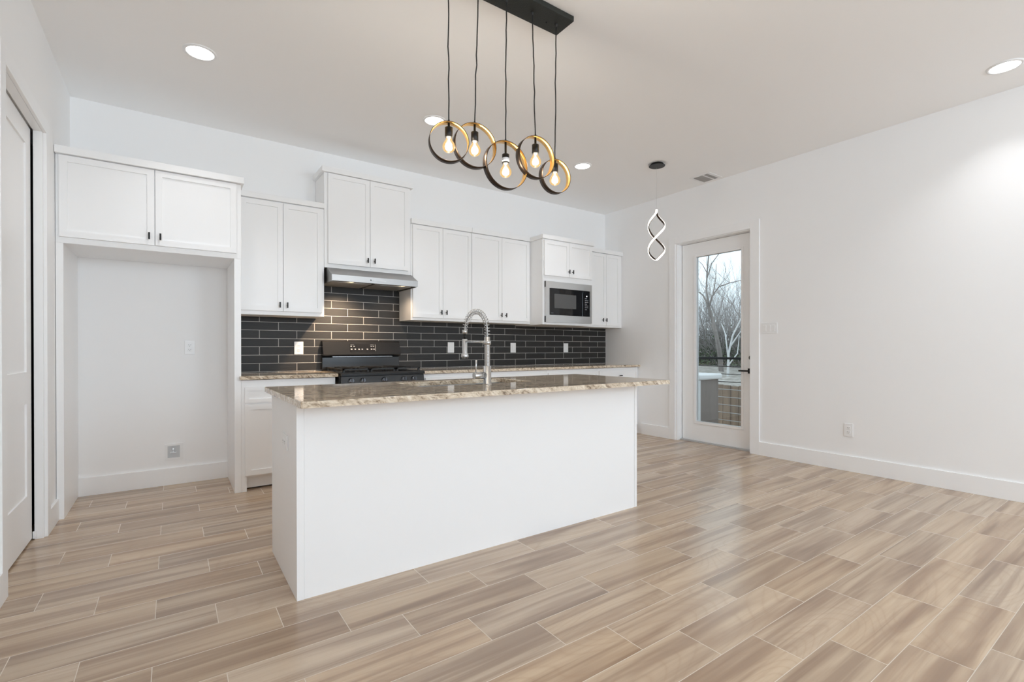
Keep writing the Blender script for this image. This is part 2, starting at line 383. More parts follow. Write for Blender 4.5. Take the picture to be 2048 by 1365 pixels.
# ------------------------------------------------------------------ right glass door
bm = new_bm()
cz1 = DZ - 0.014
box(bm, -BT, 0, DY1, DY1 + CW, 0, cz1 + CW, 0.002); box(bm, -BT, 0, DY0 - CW, DY0 + 0.014, 0, cz1 + CW, 0.002); box(bm, -BT, 0, DY0 + 0.014, DY1, cz1, cz1 + CW, 0.002)
box(bm, 0.002, T, DY1 - 0.018, DY1, 0, DZ); box(bm, 0.002, T, DY0, DY0 + 0.016, 0, DZ); box(bm, 0.002, T, DY0 + 0.016, DY1 - 0.018, DZ - 0.022, DZ)
struct('trim_2', bm, M_trim)
bm = box(new_bm(), 0.060, T + 0.03, DY0 + 0.016, DY1 - 0.018, 0.0, 0.012); struct('trim_3', bm, M_galv)
d2 = bpy.data.objects.new('door_2', None); COL.objects.link(d2); d2.location = (0.1, -1.68, 0); ORG['door_2'] = Vector(d2.location); d2['kind'] = 'structure'
GY0, GY1, GZ0, GZ1 = -1.978, -1.413, 0.250, 2.228
LYA, LYB = -2.130, -1.218
bm = new_bm(); xf = 0.098
box(bm, xf, xf + 0.044, LYA, GY0, 0.014, 2.399); box(bm, xf, xf + 0.044, GY1, LYB, 0.014, 2.399); box(bm, xf, xf + 0.044, GY0, GY1, 0.014, GZ0); box(bm, xf, xf + 0.044, GY0, GY1, GZ1, 2.399)
bmesh.ops.remove_doubles(bm, verts=bm.verts, dist=1e-5)
part('door_leaf', bm, M_trim, d2)
bm = new_bm(); g = 0.030
for y0, y1, z0, z1 in ((GY0 - g, GY0, GZ0 - g, GZ1 + g), (GY1, GY1 + g, GZ0 - g, GZ1 + g), (GY0, GY1, GZ0 - g, GZ0), (GY0, GY1, GZ1, GZ1 + g)): box(bm, xf - 0.010, xf + 0.001, y0, y1, z0, z1, 0.003)
part('glazing_bead', bm, M_trim, d2)
bm = new_bm(); box(bm, 0.112, 0.135, LYB + 0.0005, DY1 - 0.0185, 0.014, 2.402); box(bm, 0.112, 0.135, LYA, LYB, 2.3995, 2.4028); part('gap_shade', bm, M_slot, d2)  # dark strips paint the shade in the gaps around the leaf
bm = box(new_bm(), xf + 0.020, xf + 0.026, GY0, GY1, GZ0, GZ1); part('glass_pane', bm, M_pane, d2)
bm = new_bm(); box(bm, xf - 0.010, xf, -2.112, -2.056, 0.850, 0.908, 0.002); lathe(bm, (xf, -2.083, 0.880), (-1, 0, 0), [(0, 0.012), (0.046, 0.011)]); box(bm, xf - 0.052, xf - 0.040, -2.094, -1.970, 0.871, 0.889, 0.003)
part('lever_handle', bm, M_black, d2)
bm = new_bm(); lathe(bm, (xf, -2.092, 1.025), (-1, 0, 0), [(0, 0.027), (0.010, 0.026), (0.013, 0.02)]); box(bm, xf - 0.03, xf - 0.012, -2.096, -2.088, 1.01, 1.04, 0.002); part('deadbolt', bm, M_black, d2)

# ------------------------------------------------------------------ cabinets
def shaker(bm, x0, x1, z0, z1, yf, thick=0.020, st=0.058, rec=0.010):
    """shaker front facing -y"""
    bx = new_bm()
    box(bx, x0, x1, yf, yf + thick, z0, z1); bmesh.ops.recalc_face_normals(bx, faces=bx.faces); bx.normal_update()
    bx.faces.ensure_lookup_table()
    f = min(bx.faces, key=lambda f: f.calc_center_median().y)
    bmesh.ops.inset_individual(bx, faces=[f], thickness=st, depth=0)
    bmesh.ops.inset_individual(bx, faces=[f], thickness=0.0008, depth=0)
    bmesh.ops.translate(bx, verts=f.verts, vec=(0, rec, 0))
    me = bpy.data.meshes.new('tmp'); bx.to_mesh(me); bx.free(); bm.from_mesh(me); bpy.data.meshes.remove(me)
    return bm

def knob(x, z, yf, parent, horiz=False):
    bm = new_bm(); lathe(bm, (x, yf + 0.001, z), (0, -1, 0), [(0, 0.0045), (0.022, 0.0045)], 10)
    if horiz: box(bm, x - 0.024, x + 0.024, yf - 0.030, yf - 0.020, z - 0.0055, z + 0.0055, 0.002)
    else: box(bm, x - 0.0055, x + 0.0055, yf - 0.030, yf - 0.020, z - 0.024, z + 0.024, 0.002)
    part('knob', bm, M_black, parent)

def front(kind, x0, x1, z0, z1, yf, parent, k=None, horiz=False, st=0.058):
    o = part(kind, shaker(new_bm(), x0, x1, z0, z1, yf, st=st), M_cab, parent)
    if k: knob(k[0], k[1], yf, o, horiz)
    return o

def crown(parent, x0, x1, yfront, z0, z1):
    bm = box(new_bm(), x0, x1, yfront, -0.003, z0, z1, 0.003); part('crown_board', bm, M_cab, parent)

G_WALL = 'white shaker wall cabinets'
KZ = 1.508
# cabinet beside the refrigerator niche
c = thing('wall_cabinet', 'white two-door wall cabinet between the refrigerator niche and the range hood', 'wall cabinet', (-4.28, -0.16, 1.42), G_WALL)
part('carcass', box(new_bm(), -4.628, -3.947, -0.315, -0.014, 1.420, 2.403, 0.0015), M_cab, c)
front('door', -4.616, -4.294, 1.455, 2.394, -0.336, c, (-4.322, KZ)); front('door', -4.290, -3.966, 1.455, 2.394, -0.336, c, (-4.262, KZ)); crown(c, -4.628, -3.949, -0.345, 2.404, 2.450)
# cabinet over the hood
c = thing('wall_cabinet', 'tallest white wall cabinet, two doors mounted above the stainless range hood', 'wall cabinet', (-3.52, -0.16, 1.875), G_WALL)
part('carcass', box(new_bm(), -3.945, -3.106, -0.315, -0.003, 1.875, 2.744, 0.0015), M_cab, c)
front('door', -3.914, -3.528, 1.912, 2.738, -0.336, c, (-3.553, 1.970)); front('door', -3.524, -3.135, 1.912, 2.738, -0.336, c, (-3.486, 1.970)); crown(c, -3.970, -3.086, -0.345, 2.745, 2.794)
# two cabinets between hood and microwave
c = thing('wall_cabinet', 'white two-door wall cabinet whose bare side faces the range, just past the hood', 'wall cabinet', (-2.76, -0.16, 1.42), G_WALL)
part('carcass', box(new_bm(), -3.104, -2.403, -0.315, -0.014, 1.420, 2.397, 0.0015), M_cab, c)
front('door', -3.088, -2.752, 1.448, 2.390, -0.336, c, (-2.776, KZ)); front('door', -2.748, -2.404, 1.448, 2.390, -0.336, c, (-2.716, KZ)); crown(c, -3.104, -2.401, -0.345, 2.398, 2.450)
c = thing('wall_cabinet', 'white two-door wall cabinet adjoining the side of the projecting microwave cabinet', 'wall cabinet', (-2.0, -0.16, 1.42), G_WALL)
part('carcass', box(new_bm(), -2.399, -1.589, -0.315, -0.014, 1.420, 2.397, 0.0015), M_cab, c)
front('door', -2.398, -2.006, 1.448, 2.390, -0.336, c, (-2.020, KZ)); front('door', -2.002, -1.609, 1.448, 2.390, -0.336, c, (-1.956, KZ)); crown(c, -2.399, -1.605, -0.345, 2.398, 2.450)
# deep microwave cabinet: carcass is a hollow frame around the oven bay
c = thing('microwave_cabinet', 'deep white cabinet with two short doors above a built-in microwave', 'wall cabinet', (-1.19, -0.28, 1.41), G_WALL)
bm = new_bm(); X0, X1, Y0 = -1.586, -0.800, -0.552
box(bm, X0, X0 + 0.045, Y0, -0.014, 1.408, 2.397); box(bm, X1 - 0.045, X1, Y0, -0.014, 1.408, 2.397); box(bm, X0 + 0.045, X1 - 0.045, Y0, -0.014, 1.408, 1.450); box(bm, X0 + 0.045, X1 - 0.045, Y0, -0.014, 1.900, 2.397); box(bm, X0 + 0.045, X1 - 0.045, -0.03, -0.014, 1.45, 1.90)
part('carcass', bm, M_cab, c)
front('door', -1.572, -1.194, 1.978, 2.384, -0.573, c, (-1.206, 2.042)); front('door', -1.190, -0.816, 1.978, 2.384, -0.573, c, (-1.146, 2.042)); crown(c, -1.604, -0.782, -0.582, 2.398, 2.446)
# cabinet in the corner
c = thing('wall_cabinet', 'narrow white wall cabinet in the corner between microwave and the wall with the glass door', 'wall cabinet', (-0.4, -0.16, 1.41), G_WALL)
part('carcass', box(new_bm(), -0.798, -0.004, -0.315, -0.014, 1.410, 2.397, 0.0015), M_cab, c)
front('door', -0.590, -0.326, 1.436, 2.390, -0.336, c, (-0.400, KZ)); front('door', -0.322, -0.058, 1.436, 2.390, -0.336, c, (-0.336, KZ)); crown(c, -0.780, -0.004, -0.345, 2.398, 2.448)
# refrigerator surround
c = thing('refrigerator_cabinet', 'white two-door cabinet bridging the empty refrigerator niche on tall side panels', 'cabinet', (-5.18, -0.3, 0), G_WALL)
part('carcass', box(new_bm(), XL + 0.003, -4.640, -0.595, -0.003, 1.832, 2.414, 0.0015), M_cab, c)
part('side_panel', box(new_bm(), XL + 0.003, -5.674, -0.595, -0.003, 0, 1.832, 0.0015), M_cab, c)
part('side_panel', box(new_bm(), -4.688, -4.642, -0.595, -0.003, 0, 1.832, 0.0015), M_cab, c)
front('door', -5.692, -5.187, 1.872, 2.410, -0.616, c, (-5.217, 1.932)); front('door', -5.181, -4.674, 1.872, 2.410, -0.616, c, (-5.152, 1.932)); crown(c, XL + 0.003, -4.622, -0.636, 2.415, 2.465)

# base cabinets
G_BASE = 'white base cabinets along the tiled wall'
def base_cab(label, x0, x1, fronts, toe=True, foot=False):
    c = thing('base_cabinet', label, 'base cabinet', ((x0 + x1) / 2, -0.3, 0), G_BASE)
    bm = new_bm(); box(bm, x0, x1, -0.595, -0.014, 0.115, 0.880)
    part('carcass', bm, M_cab, c)
    part('toe_kick', box(new_bm(), x0 + (0.036 if foot else 0), x1, -0.525, -0.505, 0.012, 0.115), M_cab, c)
    bm = box(new_bm(), x0 + 0.04, x1 - 0.01, -0.495, -0.05, 0.0, 0.115); part('plinth', bm, M_slot, c)  # coloured dark for the shade in the gap below the toe kick
    if foot: part('foot', box(new_bm(), x0, x0 + 0.036, -0.595, -0.505, 0, 0.115), M_cab, c)
    for f in fronts: front(*f[:5], -0.615, c, *f[5:])
base_cab('white base cabinet with drawer over door, standing between the refrigerator niche and the range', -4.6415, -3.925,
         [('drawer', -4.618, -3.945, 0.702, 0.824, (-4.28, 0.763), True, 0.04), ('door', -4.618, -4.284, 0.128, 0.688, (-4.32, 0.63)), ('door', -4.280, -3.945, 0.128, 0.688, (-4.24, 0.63))], foot=True)
base_cab('wide white base cabinet directly past the range, mostly hidden by the island', -3.108, -1.562,
         [('drawer', -3.080, -2.340, 0.702, 0.845, (-2.71, 0.772), True, 0.04), ('drawer', -2.336, -1.576, 0.702, 0.845, (-1.96, 0.772), True, 0.04), ('door', -3.080, -2.340, 0.128, 0.688), ('door', -2.336, -1.576, 0.128, 0.688)])
base_cab('white base cabinet below the microwave, mostly hidden by the island', -1.560, -0.746,
         [('drawer', -1.546, -0.758, 0.702, 0.845, (-1.15, 0.772), True, 0.04), ('door', -1.546, -1.154, 0.128, 0.688), ('door', -1.150, -0.758, 0.128, 0.688)])
base_cab('white corner base cabinet with one black drawer pull showing above the island', -0.744, -0.004,
         [('drawer', -0.730, -0.030, 0.702, 0.845, (-0.366, 0.780), True, 0.04), ('door', -0.730, -0.384, 0.128, 0.688), ('door', -0.380, -0.030, 0.128, 0.688)])

# ------------------------------------------------------------------ counters and backsplash
def slab_bevel(bm, z):
    es = [e for e in bm.edges if all(abs(v.co.z - z) < 1e-5 for v in e.verts) and len(e.link_faces) == 2 and any(abs(f.normal.z) < 0.5 for f in e.link_faces)]
    if es: bmesh.ops.bevel(bm, geom=es, offset=0.004, segments=2, affect='EDGES', profile=0.5)
ZT, ST = 0.914, 0.028
bm = new_bm(); prism(bm, [(-4.655, -0.641), (-3.912, -0.641), (-3.912, -0.014), (-4.640, -0.014), (-4.640, -0.597), (-4.655, -0.597)], 'z', ZT - ST, ZT); bm.normal_update(); bmesh.ops.recalc_face_normals(bm, faces=bm.faces); slab_bevel(bm, ZT)
tag(part('countertop', bm, M_granite), 'short brown granite countertop between the refrigerator niche and the range', 'countertop', 'brown granite countertops')
bm = new_bm(); box(bm, -3.118, -0.003, -0.641, -0.014, ZT - ST, ZT); bmesh.ops.recalc_face_normals(bm, faces=bm.faces); slab_bevel(bm, ZT)
tag(part('countertop', bm, M_granite), 'long brown granite countertop from the range to the corner, under the microwave', 'countertop', 'brown granite countertops')
bm = new_bm(); box(bm, -4.638, -3.945, -0.012, -0.001, ZT - 0.02, 1.425); box(bm, -3.945, -3.104, -0.012, -0.001, 0.90, 1.874); box(bm, -3.104, -0.003, -0.012, -0.001, ZT - 0.02, 1.425)
tag(part('tile_backsplash', bm, M_tile), 'charcoal subway tile backsplash with pale grout behind the range', 'backsplash')

# ------------------------------------------------------------------ range
r = thing('gas_range', 'black freestanding gas range with five knobs between the two rear counters', 'stove', (-3.515, -0.35, 0))
RX0, RX1 = -3.905, -3.126
bm = new_bm(); box(bm, RX0, RX1, -0.640, -0.030, 0.05, 0.895, 0.004); box(bm, RX0 + 0.05, RX1 - 0.05, -0.58, -0.06, 0.0, 0.05); part('body', bm, M_blackg, r)
bm = new_bm(); prism(bm, [(-0.704, 0.893), (-0.704, 0.910), (-0.690, 0.922), (-0.030, 0.922), (-0.030, 0.895), (-0.640, 0.895)], 'x', RX0 + 0.004, RX1 - 0.004); part('cooktop', bm, M_blackg, r)
bm = new_bm(); prism(bm, [(-0.641, 0.775), (-0.705, 0.785), (-0.682, 0.892), (-0.641, 0.892)], 'x', RX0 + 0.006, RX1 - 0.006); part('control_panel', bm, M_blackg, r)
# back guard: lower riser and slightly proud rounded console
part('riser', box(new_bm(), RX0, RX1, -0.062, -0.013, 0.923, 1.046, 0.004), M_blackg, r)
bm = new_bm(); prism(bm, [(-0.100, 1.060), (-0.106, 1.070), (-0.072, 1.196), (-0.060, 1.206), (-0.013, 1.206), (-0.013, 1.048), (-0.050, 1.048)], 'x', RX0 + 0.002, RX1 - 0.002)
con = part('console', bm, M_blackg, r)
def on_console(z): return -0.106 + (z - 1.070) / (1.196 - 1.070) * 0.034
bm = new_bm(); z0, z1 = 1.098, 1.176
prism(bm, [(on_console(z0) - 0.002, z0), (on_console(z1) - 0.002, z1), (on_console(z1) + 0.004, z1), (on_console(z0) + 0.004, z0)], 'x', -3.650, -3.385); dp = part('display_panel', bm, M_glassblk, r)
def mark(x, z, w, h):
    bm = new_bm(); prism(bm, [(on_console(z) - 0.003, z), (on_console(z + h) - 0.003, z + h), (on_console(z + h) + 0.001, z + h), (on_console(z) + 0.001, z)], 'x', x, x + w); part('button_mark', bm, M_mark, dp)
for x in (-3.642, -3.612, -3.440, -3.418): mark(x, 1.149, 0.014, 0.007)
for x in (-3.640, -3.604, -3.566, -3.534, -3.482, -3.440, -3.414): mark(x, 1.119, 0.015, 0.010)
mark(-3.640, 1.164, 0.035, 0.003); mark(-3.442, 1.164, 0.035, 0.003); mark(-3.392, 1.104, 0.003, 0.066)
part('console_trim', box(new_bm(), RX0 + 0.09, RX1 - 0.09, -0.100, -0.070, 1.049, 1.052), M_nickel, r)
for x in (-3.815, -3.715, -3.520, -3.335, -3.237):
    bm = new_bm(); lathe(bm, (x, -0.690, 0.846), (0, -1, 0.2), [(0, 0.027), (0.007, 0.027), (0.009, 0.022), (0.032, 0.019), (0.034, 0.015)], 24)
    box(bm, x - 0.0055, x + 0.0055, -0.742, -0.708, 0.836, 0.873, 0.002); part('knob', bm, M_knob, r)
for k in range(3):
    a = RX0 + 0.03 + k * 0.243; b = a + 0.232; bm = new_bm()
    for y in (-0.645, -0.345, -0.100): box(bm, a, b, y - 0.007, y + 0.007, 0.940, 0.952)
    for x in (a + 0.007, b - 0.007): box(bm, x - 0.007, x + 0.007, -0.652, -0.093, 0.940, 0.952)
    for x in (a + 0.08, (a + b) / 2, b - 0.08): box(bm, x - 0.005, x + 0.005, -0.638, -0.107, 0.943, 0.956)
    for x in (a + 0.01, b - 0.01):
        for y in (-0.64, -0.345, -0.105): box(bm, x - 0.008, x + 0.008, y - 0.008, y + 0.008, 0.921, 0.941)
    part('grate', bm, M_iron, r)
for x, y in ((-3.77, -0.50), (-3.77, -0.22), (-3.515, -0.36), (-3.26, -0.50), (-3.26, -0.22)):
    bm = lathe(new_bm(), (x, y, 0.921), (0, 0, 1), [(0, 0.045), (0.008, 0.045), (0.009, 0.036), (0.015, 0.034)], 20); part('burner_cap', bm, M_iron, r)
dr = part('oven_door', box(new_bm(), RX0 + 0.004, RX1 - 0.004, -0.676, -0.641, 0.230, 0.772, 0.004), M_blackg, r)
bm = tube(new_bm(), [(RX0 + 0.06, -0.715, 0.715), (RX1 - 0.06, -0.715, 0.715)], 0.011, 10)
for x in (RX0 + 0.09, RX1 - 0.09): box(bm, x - 0.01, x + 0.01, -0.715, -0.676, 0.707, 0.723)
part('handle', bm, M_steel, dr)
part('bottom_drawer', box(new_bm(), RX0 + 0.004, RX1 - 0.004, -0.672, -0.641, 0.06, 0.222, 0.004), M_blackg, r)

# ------------------------------------------------------------------ hood
h = thing('range_hood', 'stainless steel under-cabinet range hood above the black gas range', 'range hood', (-3.52, -0.25, 1.735))
HX0, HX1 = -3.926, -3.108
bm = new_bm(); prism(bm, [(-0.330, 1.873), (-0.500, 1.790), (-0.500, 1.736), (-0.470, 1.736), (-0.470, 1.752), (-0.016, 1.752), (-0.016, 1.873)], 'x', HX0, HX1)
box(bm, HX0, HX0 + 0.012, -0.470, -0.016, 1.732, 1.752); box(bm, HX1 - 0.012, HX1, -0.470, -0.016, 1.732, 1.752); part('body', bm, M_steel, h)
part('recess_shade', box(new_bm(), HX0 + 0.012, HX1 - 0.012, -0.470, -0.016, 1.748, 1.7515), M_slot, h)  # dark sheet paints the shade of the recess behind the front lip
for a, b in ((HX0 + 0.03, -3.535), (-3.505, HX1 - 0.03)):
    bm = new_bm(); box(bm, a, b, -0.400, -0.020, 1.738, 1.7475, 0.002); box(bm, a + 0.05, b - 0.05, -0.398, -0.385, 1.735, 1.738); part('filter', bm, M_alum, h)
for x in (-3.73, -3.23):
    part('lamp_lens', lathe(new_bm(), (x, -0.435, 1.7475), (0, 0, -1), [(0, 0.026), (0.006, 0.024)], 20), M_hoodlens, h)
    light('hood_light', 'SPOT', (x, -0.435, 1.735), 85.0 if x < -3.5 else 8.0, (1.0, 0.74, 0.50), (math.radians(36), 0, 0), spot_size=math.radians(92), spot_blend=1.0, shadow_soft_size=0.025)
bm = new_bm(); lathe(bm, (-3.575, -0.4995, 1.764), (0, -1, 0), [(0, 0.006), (0.003, 0.005)], 12); part('badge', bm, M_slot, h)
bm = box(new_bm(), -3.548, -3.43, -0.502, -0.4995, 1.758, 1.762); part('button_strip', bm, M_galv, h)

# ------------------------------------------------------------------ microwave
mw = thing('built_in_microwave', 'stainless trimmed built-in microwave with black glass door in the deep cabinet', 'microwave', (-1.19, -0.3, 1.452))
MX0, MX1, MZ0, MZ1 = -1.556, -0.826, 1.436, 1.910
WX0, WX1, WZ0, WZ1 = -1.503, -0.860, 1.519, 1.834
part('body', box(new_bm(), -1.535, -0.850, -0.550, -0.06, 1.455, 1.895), M_black, mw)
bm = new_bm(); ya, yb = -0.577, -0.554
box(bm, MX0, MX1, ya, yb, WZ1, MZ1); box(bm, MX0, MX1, ya, yb, MZ0, WZ0); box(bm, MX0, WX0, ya, yb, WZ0, WZ1); box(bm, WX1, MX1, ya, yb, WZ0, WZ1)
bmesh.ops.remove_doubles(bm, verts=bm.verts, dist=1e-5); part('trim_frame', bm, M_mwsteel, mw)
for z0, z1 in ((MZ0, MZ0 + 0.07), (MZ1 - 0.07, MZ1)): part('end_clip', box(new_bm(), MX0 - 0.005, MX0 - 0.0005, -0.576, -0.556, z0, z1), M_slot, mw)
dr = part('door', box(new_bm(), WX0 + 0.002, -0.988, -0.579, -0.553, WZ0 + 0.002, WZ1 - 0.002, 0.002), M_glassblk, mw)
part('viewing_window', box(new_bm(), -1.432, -1.090, -0.5800, -0.5775, 1.602, 1.768), M_mesh, dr, 'grey see-through viewing window')
pn = part('control_panel', box(new_bm(), -0.985, WX1 - 0.002, -0.579, -0.553, WZ0 + 0.002, WZ1 - 0.002, 0.002), M_glassblk, mw)
for i, z in enumerate((1.735, 1.712, 1.690, 1.668, 1.646, 1.624, 1.600)):
    for x in (-0.944, -0.924, -0.904)[: 3 if i % 3 else 2]: part('button_mark', box(new_bm(), x, x + 0.011, -0.5800, -0.5785, z, z + 0.008), M_mark, pn)
part('indicator', box(new_bm(), -0.922, -0.910, -0.5802, -0.5785, 1.762, 1.773), M_ledw, pn)
bm = new_bm(); box(bm, -1.480, -1.445, -0.5800, -0.5785, 1.540, 1.543); part('printed_line', bm, M_mark, dr)

# ------------------------------------------------------------------ outlets and switches
def device(name, label, cat, centre, normal, w, hgt, kind, group, horiz=False):
    """wall plate facing normal; drawn in a local frame then placed"""
    c = Vector(centre); n = Vector(normal); upv = Vector((0, 0, 1)); sv = upv.cross(n)
    t = thing(name, label, cat, centre, group)
    def B(s0, s1, z0, z1, d0, d1, bev=0.0):
        bm = box(new_bm(), s0, s1, -d1, -d0, z0, z1, bev)          # local: x side, -y outward
        M = Matrix((( sv.x, -n.x, upv.x, c.x), (sv.y, -n.y, upv.y, c.y), (sv.z, -n.z, upv.z, c.z), (0, 0, 0, 1)))
        bmesh.ops.transform(bm, matrix=M, verts=bm.verts); return bm
    part('cover_plate', B(-w / 2, w / 2, -hgt / 2, hgt / 2, 0, 0.006, 0.002), M_plastic, t)
    if kind == 'duplex':
        for s in (-1, 1):
            q = (0, s * 0.0195) if not horiz else (s * 0.0195, 0)
            f = part('receptacle', B(q[0] - 0.0165, q[0] + 0.0165, q[1] - 0.014, q[1] + 0.014, 0.0055, 0.0085, 0.0015), M_plastic, t)
            bm = B(q[0] - 0.008, q[0] - 0.0055, q[1] - 0.002, q[1] + 0.007, 0.0080, 0.0088); b2 = B(q[0] + 0.0055, q[0] + 0.008, q[1] - 0.002, q[1] + 0.006, 0.0080, 0.0088); b3 = B(q[0] - 0.0025, q[0] + 0.0025, q[1] - 0.010, q[1] - 0.006, 0.0080, 0.0088)
            for b in (b2, b3):
                me = bpy.data.meshes.new('t'); b.to_mesh(me); b.free(); bm.from_mesh(me); bpy.data.meshes.remove(me)
            part('slots', bm, M_slot, f)
    elif kind == 'decora':
        part('insert', B(-0.0165, 0.0165, -0.033, 0.033, 0.0055, 0.0085, 0.0015), M_plastic, t)
    elif kind == 'triple':
        for s in (-0.046, 0, 0.046): part('rocker', B(s - 0.0165, s + 0.0165, -0.033, 0.033, 0.0055, 0.0095, 0.002), M_plastic, t)
    return t
GO = 'white wall outlets'
device('wall_outlet', 'white outlet in the dark tile between the refrigerator niche and the range', 'outlet', (-4.104, -0.0125, 1.136), (0, -1, 0), 0.080, 0.120, 'duplex', GO)
device('wall_outlet', 'white outlet in the dark tile just past the range, beside the spring faucet head', 'outlet', (-2.490, -0.0125, 1.141), (0, -1, 0), 0.080, 0.120, 'decora', GO)
device('wall_outlet', 'white outlet in the dark tile below the side of the microwave cabinet', 'outlet', (-1.624, -0.0125, 1.139), (0, -1, 0), 0.080, 0.120, 'decora', GO)
device('wall_outlet', 'white outlet in the dark tile closest to the corner by the glass door', 'outlet', (-0.760, -0.0125, 1.137), (0, -1, 0), 0.080, 0.120, 'decora', GO)
device('wall_outlet', 'white duplex outlet at mid height on the refrigerator niche wall', 'outlet', (-4.964, -0.0005, 1.141), (0, -1, 0), 0.072, 0.116, 'duplex', GO)
device('wall_outlet', 'white duplex outlet low on the bare wall beyond the glass door', 'outlet', (-0.0005, -3.058, 0.377), (-1, 0, 0), 0.072, 0.120, 'duplex', GO)
device('wall_outlet', 'white sideways outlet on the end panel of the island', 'outlet', (-4.6325, -2.362, 0.677), (-1, 0, 0), 0.120, 0.072, 'duplex', GO, True)
device('light_switch', 'white three-rocker light switch beside the glass door', 'light switch', (-0.0005, -2.336, 1.338), (-1, 0, 0), 0.164, 0.114, 'triple', None)
v = thing('water_valve_box', 'white recessed water valve box low on the refrigerator niche wall', 'valve box', (-5.075, 0, 0.27))
bm = new_bm(); a, b, z0, z1 = -5.139, -5.012, 0.200, 0.338; ia, ib, iz0, iz1 = -5.119, -5.035, 0.222, 0.322
for q in ((a, ia, z0, z1), (ib, b, z0, z1), (ia, ib, z0, iz0), (ia, ib, iz1, z1)): box(bm, q[0], q[1], -0.008, -0.0005, q[2], q[3])
part('face_frame', bm, M_plastic, v)
part('box_back', box(new_bm(), ia, ib, -0.0045, -0.0008, iz0, iz1), M_galv, v)
bm = new_bm(); lathe(bm, (-5.080, -0.0045, 0.296), (0, -1, 0), [(0, 0.008), (0.012, 0.011), (0.016, 0.008)], 14); box(bm, -5.083, -5.077, -0.012, -0.004, 0.262, 0.296); box(bm, -5.103, -5.058, -0.016, -0.005, 0.262, 0.270, 0.002)
part('valve', bm, M_nickel, v)

# ------------------------------------------------------------------ island
IX0, IX1, IY0, IY1 = -4.632, -2.374, -2.612, -1.960
isl = thing('kitchen_island', 'long white kitchen island with a plain seating-side panel', 'kitchen island', (-3.5, -2.3, 0))
part('end_panel', box(new_bm(), IX0, IX0 + 0.032, IY0, IY1, 0, 0.886, 0.0015), M_isl, isl)
part('end_panel', box(new_bm(), IX1 - 0.022, IX1, IY0, IY1, 0, 0.886, 0.0015), M_isl, isl)
part('seating_panel', box(new_bm(), IX0 + 0.033, IX1 - 0.023, IY0 + 0.004, IY0 + 0.022, 0, 0.886), M_isl, isl)
bm = new_bm()
box(bm, IX0 + 0.033, -3.99, IY0 + 0.023, IY1, 0.1, 0.886); box(bm, -3.10, IX1 - 0.023, IY0 + 0.023, IY1, 0.1, 0.886); box(bm, -3.99, -3.10, IY0 + 0.023, IY1, 0.1, 0.60); box(bm, IX0 + 0.033, IX1 - 0.023, IY0 + 0.023, IY1 - 0.075, 0, 0.1)
box(bm, -3.99, -3.10, IY1 - 0.018, IY1, 0.60, 0.886)
part('carcass', bm, M_isl, isl)
for k in range(3):
    a = IX0 + 0.045 + k * 0.732; b = a + 0.722
    bx = shaker(new_bm(), a, b, 0.128, 0.86, 0.0); bmesh.ops.rotate(bx, verts=bx.verts, cent=((a + b) / 2, 0, 0), matrix=Matrix.Rotation(math.pi, 3, 'Z')); bmesh.ops.translate(bx, verts=bx.verts, vec=(0, IY1 + 0.0205, 0))
    part('door', bx, M_isl, isl)
# slab with sink cutout
SX0, SX1, SY0, SY1 = -4.661, -2.307, -2.848, -1.898
QX0, QX1, QY0, QY1 = -3.938, -3.150, -2.405, -2.030
bm = new_bm()
O = [(SX0, SY0), (SX1, SY0), (SX1, SY1), (SX0, SY1)]; I = [(QX0, QY0), (QX1, QY0), (QX1, QY1), (QX0, QY1)]
zt, zb = ZT, ZT - 0.027
vt = [bm.verts.new((*p, zt)) for p in O]; wt = [bm.verts.new((*p, zt)) for p in I]; vb = [bm.verts.new((*p, zb)) for p in O]; wb = [bm.verts.new((*p, zb)) for p in I]
for i in range(4):
    j = (i + 1) % 4
    bm.faces.new((vt[i], vt[j], wt[j], wt[i])); bm.faces.new((vb[j], vb[i], wb[i], wb[j])); bm.faces.new((vb[i], vb[j], vt[j], vt[i])); bm.faces.new((wb[j], wb[i], wt[i], wt[j]))
bmesh.ops.recalc_face_normals(bm, faces=bm.faces)
corner = [e for e in bm.edges if abs(e.verts[0].co.z - e.verts[1].co.z) > 0.01 and abs(e.verts[0].co.x - SX0) * abs(e.verts[0].co.x - SX1) < 1e-6]
bmesh.ops.bevel(bm, geom=corner, offset=0.012, segments=3, affect='EDGES', profile=0.5); bm.normal_update(); slab_bevel(bm, zt)
tag(part('countertop', bm, M_granite), 'polished brown granite slab overhanging the island, with a sink cutout', 'countertop', 'brown granite countertops')
s = thing('kitchen_sink', 'undermount steel sink set into the island granite', 'sink', ((QX0 + QX1) / 2, (QY0 + QY1) / 2, 0.65))
bm = new_bm(); e = 0.008
box(bm, QX0 - e, QX0 - 0.001, QY0 - e, QY1 + e, 0.66, zb - 0.001); box(bm, QX1 + 0.001, QX1 + e, QY0 - e, QY1 + e, 0.66, zb - 0.001); box(bm, QX0 - e, QX1 + e, QY0 - e, QY0 - 0.001, 0.66, zb - 0.001); box(bm, QX0 - e, QX1 + e, QY1 + 0.001, QY1 + e, 0.66, zb - 0.001); box(bm, QX0 - e, QX1 + e, QY0 - e, QY1 + e, 0.652, 0.66)
part('basin', bm, M_steel, s)
part('drain', lathe(new_bm(), ((QX0 + QX1) / 2, (QY0 + QY1) / 2, 0.660), (0, 0, 1), [(0, 0.045), (0.003, 0.043)], 20), M_nickel, s)

